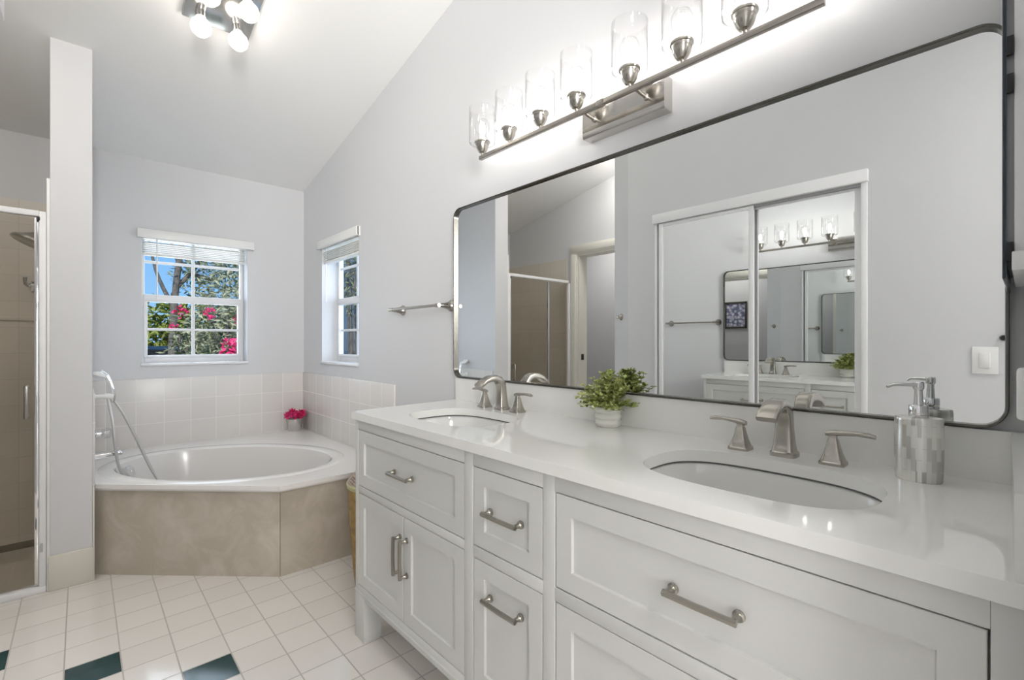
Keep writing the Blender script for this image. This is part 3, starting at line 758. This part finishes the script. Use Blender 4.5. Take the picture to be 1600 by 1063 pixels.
# wicker hamper between tub and vanity
hx, hy, hr = 1.105, 2.125, .178
t = thing('laundry_hamper', (hx, hy, 0), 'round brown bamboo hamper standing between vanity and tub', 'hamper')
m = MB(); N = 64
def ring(r, z): return [(hx + (r + (.004 if k % 2 else 0)) * math.cos(2 * PI * k / N), hy + (r + (.004 if k % 2 else 0)) * math.sin(2 * PI * k / N), z) for k in range(N)]
m.rings([ring(.138, 0), ring(.150, .10), ring(.164, .3), ring(.172, .47), ring(.165, .475), ring(.13, .02)], True, True)
build(m, 'basket_body', mat('bamboo', (.34, .22, .075), .55, var=.35, vscale=30), t)
build(MB().lathe([(.170, .468), (.180, .472), (.182, .487), (.178, .494), (.168, .496), (.166, .47)], (hx, hy, 0), 48, cap0=False, cap1=False), 'rim_band', mat('rim_straw', (.52, .50, .28), .6), t)
m = MB()
for k in range(7):
    m.tube([(hx + (.172 - .008 * k) * math.cos(a), hy + (.172 - .008 * k) * math.sin(a), .494 + .009 * k + .003 * math.sin(9 * a)) for a in [2 * PI * i / 48 for i in range(48)]], .006, 6, closed=True)
m.lathe([(.126, .545), (.05, .553), (.001, .554)], (hx, hy, 0), 32)
build(m, 'lid', mat('wicker_lid', (.46, .36, .30), .7, var=.3, vscale=50), t)

# ------------------------------------------------------------------ shower
sh = thing('shower_enclosure', (-.53, 3.11, 0), 'white framed glass shower enclosure left of the partition', 'shower')
m = MB()
m.box((PX0 - .037, 3.085, .03), (PX0 - .013, 3.125, 1.772), .003)
m.box((XL + .002, 3.085, .03), (XL + .035, 3.125, 1.772), .003)
build(m, 'side_post', 'white_metal', sh)
build(box((XL + .002, 3.085, 1.748), (PX0 - .037, 3.125, 1.774), .003), 'header_rail', 'white_metal', sh)
build(box((XL + .002, 3.080, 0), (PX0 - .013, 3.135, .030), .004), 'sill_rail', 'white_metal', sh)
d = build(MB().box((-.66, 3.094, .036), (-.640, 3.114, 1.742), .002).box((-.158, 3.094, .036), (-.1425, 3.114, 1.742), .002), 'door_frame', 'chrome', sh)
build(box((-.645, 3.102, .036), (-.150, 3.107, 1.742)), 'door_glass', 'bronze', d)
hm = MB()
for z in (.823, .955): hm.lathe([(.011, 0), (.011, .006), (.007, .01), (.007, .032)], (-.183, 3.102, z), 14, (0, -1, 0))
hm.tube([(-.183, 3.071, .815), (-.183, 3.069, .825), (-.183, 3.068, .89), (-.183, 3.069, .953), (-.183, 3.071, .963)], [.008, .0085, .0075, .0085, .008], 12)
build(hm, 'door_handle', 'nickel', d)
build(box((XL + .03, 3.102, .036), (-.66, 3.107, 1.742)), 'side_glass', 'bronze', sh)
build(box((-.139, 3.080, .19), (-.129, 3.086, .23), .002), 'latch', 'hose', sh)
build(box((-.150, 3.082, 1.728), (-.139, 3.09, 1.744), .002), 'roller', 'black', sh)
t = thing('overhead_shower', (PX0, 3.5, 1.80), 'nickel rain shower head behind the shower glass', 'shower head')
build(MB().tube(catmull([(PX0 - .01, 3.55, 1.735), (PX0 - .04, 3.55, 1.742), (PX0 - .06, 3.55, 1.735)], 6), .010, 12).lathe([(.026, 0), (.024, .008), (.012, .014)], (PX0 - .0101, 3.55, 1.735), 20, (-1, 0, 0)), 'arm', 'nickel', t)
build(MB().lathe([(.012, -.008), (.022, .006), (.055, .030), (.084, .048), (.087, .060), (.080, .064), (.01, .062)], (PX0 - .062, 3.55, 1.74), 28, (-.40, -.1, -.90)), 'head', 'nickel', t)
t = thing('shower_valve', (PX0, 3.62, 1.48), 'chrome shower valve handle behind the shower glass below the head', 'shower valve')
build(MB().lathe([(.075, 0), (.075, .005), (.06, .012), (.025, .016)], (PX0 - .010, 3.6, 1.46), 28, (-1, 0, 0)), 'escutcheon', 'chrome', t)
build(MB().lathe([(.022, .012), (.026, .03), (.036, .040), (.036, .055), (.02, .062)], (PX0 - .010, 3.6, 1.46), 20, (-1, 0, 0)).tube([(PX0 - .060, 3.6, 1.46), (PX0 - .095, 3.6, 1.46), (PX0 - .110, 3.58, 1.475), (PX0 - .112, 3.56, 1.51)], .010, 10).lathe([(.020, .060), (.034, .068), (.034, .078), (.014, .090)], (PX0 - .010, 3.6, 1.46), 20, (-1, 0, 0)), 'handle', 'chrome', t)

# ------------------------------------------------------------------ potted plant on the worktop
pc = (1.278, .925)
t = thing('potted_plant', (*pc, CT1), 'small green leafy plant in a ribbed white pot on the worktop', 'plant')
pr = [(.034, 0), (.0365, .002)]
for b2 in range(3):
    for k in range(9):
        a = k / 8; pr.append((.0385 + .0045 * math.sin(PI * a), .004 + b2 * .0205 + .0205 * a))
pr += [(.036, .066), (.034, .060), (.02, .058)]
build(MB().lathe(pr, (*pc, CT1), 40), 'pot', mat('white_clay', (.72, .71, .67), .5, bump=.1, bscale=90), t, angle=50)
lf = [mat('leaf_light', (.52, .55, .20), .5, var=.35, vscale=25), mat('leaf_dark', (.27, .33, .09), .5, var=.4, vscale=25), mat('leaf_pale', (.74, .76, .46), .5, var=.2, vscale=25)]
st = MB(); lv = [MB(), MB(), MB()]
def leaf(m, p, d, L, w):
    d = d.normalized(); s_ = d.cross(Vector((R.uniform(-.4, .4), R.uniform(-.4, .4), 1))).normalized(); n_ = s_.cross(d).normalized()
    m.add([p, p + d * L * .5 + s_ * w - n_ * L * .04, p + d * L - n_ * L * .12, p + d * L * .5 - s_ * w - n_ * L * .04, p + d * L * .5 - n_ * L * .10],
          [(0, 1, 4), (1, 2, 4), (2, 3, 4), (3, 0, 4)])
base = Vector((*pc, CT1 + .064))
for i in range(112):
    th = 2 * PI * i * .381966 * 1.0; el = math.radians(R.choice([2, 10, 22, 34, 46, 60, 74, 86])) + R.uniform(-.1, .1)
    L = R.uniform(.066, .095) * (1.0 if el < 1.1 else 1.12)
    d = Vector((math.cos(th) * math.cos(el), math.sin(th) * math.cos(el), math.sin(el)))
    p0 = base + Vector((d.x, d.y, 0)) * R.uniform(0, .022)
    pts = []
    for k in range(7):
        s_ = k / 6; p = p0 + d * L * s_ + Vector((0, 0, .018 * s_ - .022 * s_ * s_ * (1.0 if el < .6 else .3)))
        p.x = min(p.x, 1.316); pts.append(p)
    st.tube(pts, .0008, 5)
    for k in range(1, 7):
        for q in range(7):
            a = R.uniform(0, 2 * PI)
            dd = d * R.uniform(.3, .9) + Vector((math.cos(a), math.sin(a), R.uniform(-.3, .8))) * .8
            LL = R.uniform(.010, .0175); pp = pts[k]
            if pp.x + dd.normalized().x * LL > 1.317: continue
            if pp.z < CT1 + .066 or pp.z + dd.normalized().z * LL < CT1 + .062: continue
            w_ = R.random(); leaf(lv[0 if w_ < .50 else (1 if w_ < .86 else 2)], pp, dd, LL, LL * R.uniform(.30, .42))
build(st, 'stems', lf[1], t)
for k, nm in enumerate(('leaves', 'leaves', 'leaves')):
    o = build(lv[k], nm, lf[k], t)
    if k == 2: o['label'] = 'pale young leaves'

# ------------------------------------------------------------------ soap dispenser
sp = (1.245, .145)
t = thing('soap_dispenser', (*sp, CT1), 'silver mosaic soap dispenser with chrome pump at the right end of the worktop', 'soap dispenser')
def mosaic():
    m = mat('shell_mosaic', (.6, .6, .58), .22); nt = m.node_tree; b = nt.nodes['Principled BSDF']
    g = nt.nodes.new('ShaderNodeTexCoord'); sx = nt.nodes.new('ShaderNodeSeparateXYZ'); nt.links.new(g.outputs['Object'], sx.inputs[0])
    at = math_node(nt, 'ARCTAN2', sx.outputs['Y'], sx.outputs['X'])
    cxn = nt.nodes.new('ShaderNodeCombineXYZ'); nt.links.new(math_node(nt, 'MULTIPLY', sx.outputs['Z'], 19.0), cxn.inputs[0]); nt.links.new(math_node(nt, 'MULTIPLY', at, 2.1), cxn.inputs[1])
    br = nt.nodes.new('ShaderNodeTexBrick'); nt.links.new(cxn.outputs[0], br.inputs['Vector'])
    br.inputs['Color1'].default_value = (.80, .79, .75, 1); br.inputs['Color2'].default_value = (.10, .10, .10, 1); br.inputs['Mortar'].default_value = (.62, .61, .58, 1)
    br.inputs['Scale'].default_value = 1.0; br.inputs['Mortar Size'].default_value = .012; br.inputs['Brick Width'].default_value = .85; br.inputs['Row Height'].default_value = .5; br.inputs['Bias'].default_value = -.45
    nt.links.new(br.outputs['Color'], b.inputs['Base Color']); b.inputs['Metallic'].default_value = .6
    return m
zs = [(.93, 0), (.965, .002), (.99, .02), (1.01, .065), (1.0, .118), (.985, .1245), (.95, .127), (.3, .1285)]
build(MB().rings([[(sp[0] + (.029 * k) * math.cos(2 * PI * i / 48), sp[1] + .0385 * k * math.sin(2 * PI * i / 48), CT1 + z) for i in range(48)] for k, z in zs]), 'bottle', mosaic(), t, angle=50)
build(MB().lathe([(.0150, .127), (.0160, .129), (.0160, .149), (.0148, .151), (.008, .152), (.0072, .164), (.0070, .172)], (*sp, CT1), 32), 'collar', 'chrome', t)
pm = MB().lathe([(.0066, .166), (.0066, .181), (.0085, .183), (.0092, .187), (.0092, .196), (.0075, .198), (.002, .1985)], (*sp, CT1), 24)
sd = Vector((-.60, .80, 0)).normalized(); q0 = Vector((*sp, CT1 + .1925))
pm.tube([q0 + sd * .004, q0 + sd * .03, q0 + sd * .046 + Vector((0, 0, -.001)), q0 + sd * .056 + Vector((0, 0, -.006))], [.0052, .0042, .0036, .0028], 12)
build(pm, 'pump', 'chrome', t)

# ------------------------------------------------------------------ medicine cabinet and outlet on the right wall
t = thing('medicine_cabinet', (1.15, -.012, 1.26), 'shallow mirrored medicine cabinet edge on the right wall', 'medicine cabinet')
build(box((1.0, -.0115, 1.285), (1.31, .0105, 2.0), .001), 'cabinet_body', 'white_metal', t)
build(box((1.004, .0105, 1.29), (1.306, .0182, 1.995)), 'door_gap', mat('gap_shade', (.30, .30, .31), .5), t)  # grey filler stands for the shade in the gap behind the door
do = build(MB().box((.998, .0182, 1.262), (1.312, .0196, 2.0)).box((.998, .0196, 1.262), (1.312, .0226, 2.0), .0005), 'door', 'navy', t)
build(box((1.003, .0224, 1.268), (1.307, .0229, 1.995)), 'mirror_glass', 'mirror', do)
for z in (1.30, 1.60, 1.545): build(box((.994, .011, z - .014), (1.0, .0185, z + .014), .001), 'hinge', 'black', t)
build(box((.992, -.0113, 1.272), (1.31, .013, 1.300), .002), 'bottom_lip', 'white_plastic', t)
t = thing('wall_outlet', (1.02, -.012, 1.04), 'white outlet plate on the right wall above the side splash', 'outlet')
build(box((.985, -.0115, 1.035), (1.065, -.004, 1.150), .003), 'outlet_plate', 'white_plastic', t)
build(box((1.0, -.004, 1.055), (1.05, .0085, 1.130), .005), 'plug', 'white_plastic', t)

# ------------------------------------------------------------------ outside the windows
struct('ground', box((-14, 4.3, -.35), (22, 40, -.25)), mat('lawn', (.17, .20, .06), .9, var=.4, vscale=3))
barkm = mat('bark', (.17, .145, .125), .9, var=.4, vscale=12)
def crown(c, rad, n, L, seed, flat=1.0):
    rr = random.Random(seed); m = MB()
    for i in range(n):
        u = Vector((rr.gauss(0, 1), rr.gauss(0, 1), rr.gauss(0, 1) * flat)).normalized() * rr.random() ** .45
        p = Vector(c) + Vector((u.x * rad[0], u.y * rad[1], u.z * rad[2]))
        d = Vector((rr.gauss(0, 1), rr.gauss(0, 1), rr.gauss(0, .7) + .2)).normalized(); s_ = d.cross(Vector((rr.gauss(0, 1), rr.gauss(0, 1), rr.gauss(0, 1)))).normalized()
        l = L * rr.uniform(.7, 1.3); w_ = l * .16; nn = d.cross(s_) * w_ * .5
        m.add([p, p + d * l * .5 + s_ * w_, p + d * l, p + d * l * .5 - s_ * w_, p + d * l * .5 - nn], [(0, 1, 4), (1, 2, 4), (2, 3, 4), (3, 0, 4)])
    return m
def tree(base, trunk, branches, crowns, label, mats, seed):
    t = thing('tree', base, label, 'tree')
    build(MB().tube(catmull(trunk[0], 5), [trunk[1][0] + (trunk[1][1] - trunk[1][0]) * i / (5 * (len(trunk[0]) - 1)) for i in range(5 * (len(trunk[0]) - 1) + 1)], 10), 'trunk', barkm, t)
    for bpts, r_ in branches: build(MB().tube(catmull(bpts, 5), [r_ * (1 - .7 * i / (5 * (len(bpts) - 1))) for i in range(5 * (len(bpts) - 1) + 1)], 8), 'branch', barkm, t)
    for k, (c, rad, n, L) in enumerate(crowns): build(crown(c, rad, n, L, seed + k), 'foliage', mats[k % len(mats)], t)
g1 = mat('foliage_grey', (.25, .26, .15), .6, var=.5, vscale=8); g2 = mat('foliage_olive', (.33, .33, .21), .6, var=.5, vscale=8)
g3 = mat('foliage_bright', (.27, .30, .06), .7, var=.4, vscale=3)
tree((1.05, 9, -.25), ([(1.02, 9, -.25), (1.05, 9, 1.0), (1.10, 9.0, 2.0), (1.2, 9.0, 2.9)], (.06, .042)),
     [([(1.07, 9, 1.7), (.85, 9.0, 2.25), (.72, 9.1, 3.1)], .035), ([(1.10, 9, 2.0), (1.45, 9.1, 2.5), (1.7, 9.0, 3.3)], .04), ([(1.14, 9, 2.4), (1.0, 8.9, 2.9), (1.1, 8.9, 3.6)], .035), ([(1.3, 9.05, 2.25), (1.7, 9.1, 2.2), (2.1, 9.2, 2.5)], .035)],
     [((1.9, 9.0, 2.7), (.8, .8, .8), 2600, .085), ((1.35, 9.3, 3.6), (.95, .8, .6), 1300, .09), ((1.45, 9.1, 2.2), (.45, .4, .4), 520, .085)],
     'spreading grey tree with a bare forked trunk outside the far window', [g1, g2], 11)
def shrub(c, rad, n, L, label, seed, m_, blooms):
    t = thing('shrub', (c[0], c[1], -.25), label, 'shrub')
    s_ = MB()
    for i in range(9):
        a = 2 * PI * i / 9; s_.tube([(c[0] + .05 * math.cos(a), c[1] + .05 * math.sin(a), -.25), (c[0] + rad[0] * .5 * math.cos(a), c[1] + rad[1] * .5 * math.sin(a), c[2] + rad[2] * .5)], .012, 6)
    build(s_, 'stems', barkm, t)
    build(crown(c, rad, n, L, seed), 'foliage', m_, t)
    rr = random.Random(seed)
    for k, (bx, by, bz, br) in enumerate(blooms):
        m = MB()
        for i in range(40):
            u = Vector((rr.gauss(0, 1), rr.gauss(0, 1), rr.gauss(0, 1))).normalized(); s2 = u.orthogonal().normalized()
            p = Vector((bx, by, bz)) + u * br * rr.uniform(.2, 1); d = (u + s2 * rr.uniform(-.6, .6)).normalized(); w_ = u.cross(d + Vector((0, 0, .3))).normalized()
            m.add([p, p + d * br * .35 + w_ * br * .28, p + d * br * .6, p + d * br * .35 - w_ * br * .28], [(0, 1, 2, 3)])
        build(m, 'blossom', 'bloom', t)
M['bloom'] = mat('bloom_pink', (.75, .03, .16), .6, var=.3, vscale=20)
shrub((1.42, 6.7, 1.05), (.52, .5, 1.15), 4200, .085, 'tall flowering shrub with pink blossoms close to the far window', 31, g2,
      [(1.25, 6.1, 1.10, .10), (1.34, 6.12, .98, .075), (1.07, 6.2, 1.48, .055), (1.30, 6.2, .74, .06), (1.36, 6.2, 1.42, .04)])
shrub((1.10, 7.6, .90), (.30, .4, .72), 700, .10, 'low leafy shrub left of the flowering one outside the far window', 37, g1, [(.93, 7.2, 1.54, .07), (.86, 7.2, 1.34, .045)])
shrub((2.2, 15.5, 1.0), (2.8, .9, 1.35), 3000, .30, 'bright green hedge in the distance across the street', 41, g3, [])
# parked car
t = thing('parked_car', (.9, 11.2, -.25), 'dark blue parked car outside below the far window', 'car')
cp = [(-.1, .10), (-.12, .45), (.05, .72), (.9, .82), (1.55, 1.22), (2.9, 1.25), (3.6, .88), (4.2, .80), (4.28, .45), (4.25, .10)]
rs = []
for yy, k in ((0, .92), (.08, 1.0), (1.6, 1.0), (1.7, .92)):
    rs.append([(2.95 - x, 10.4 + yy, -.15 + z * k) for x, z in cp])
build(MB().rings(rs), 'car_body', mat('car_paint', (.03, .045, .07), .15, .3, coat=1.0), t)
build(MB().rings([[(2.95 - x, yy, -.15 + z) for x, z in ((1.02, .84), (1.56, 1.16), (2.86, 1.19), (3.42, .90))] for yy in (10.385, 10.40)]), 'side_window', 'black', t)
for wx in (.75, 3.4): build(MB().lathe([(.10, -.09), (.30, -.09), (.31, 0), (.30, .09), (.10, .09)], (2.95 - wx, 10.44, .06), 28, (0, 1, 0)), 'wheel', 'black', t)
# neighbouring house beside the side window
t = thing('neighbour_house', (4.2, 8.5, -.25), 'blue grey house wall with terracotta roof outside the side window', 'house')
sd_ = mat('blue_siding', (.105, .145, .20), .8, var=.1, vscale=2)
build(box((3.32, 8.3, -.25), (7.5, 12, 4.4)), 'house_wall', sd_, t)
build(MB().prism([(3.78, 8.05), (7.4, 8.05), (7.4, 8.29), (3.78, 8.29)], -.25, 1.35), 'garden_wall', mat('terracotta', (.24, .12, .09), .8, var=.15, vscale=3), t)
build(MB().add([(3.70, 7.9, 1.35), (7.5, 7.9, 1.35), (7.5, 8.29, 1.35), (3.70, 8.29, 1.35), (4.3, 8.29, 2.0), (7.5, 8.29, 2.0)], [(0, 1, 2, 3), (0, 1, 5, 4), (0, 4, 3), (1, 2, 5), (2, 3, 4, 5)]), 'lean_to_roof', mat('roof_tile', (.27, .13, .10), .8, var=.2, vscale=9), t)
shrub((3.02, 6.8, 2.05), (.16, .3, .62), 420, .085, 'slim dark shrub in front of the blue house outside the side window', 53, g1, [])
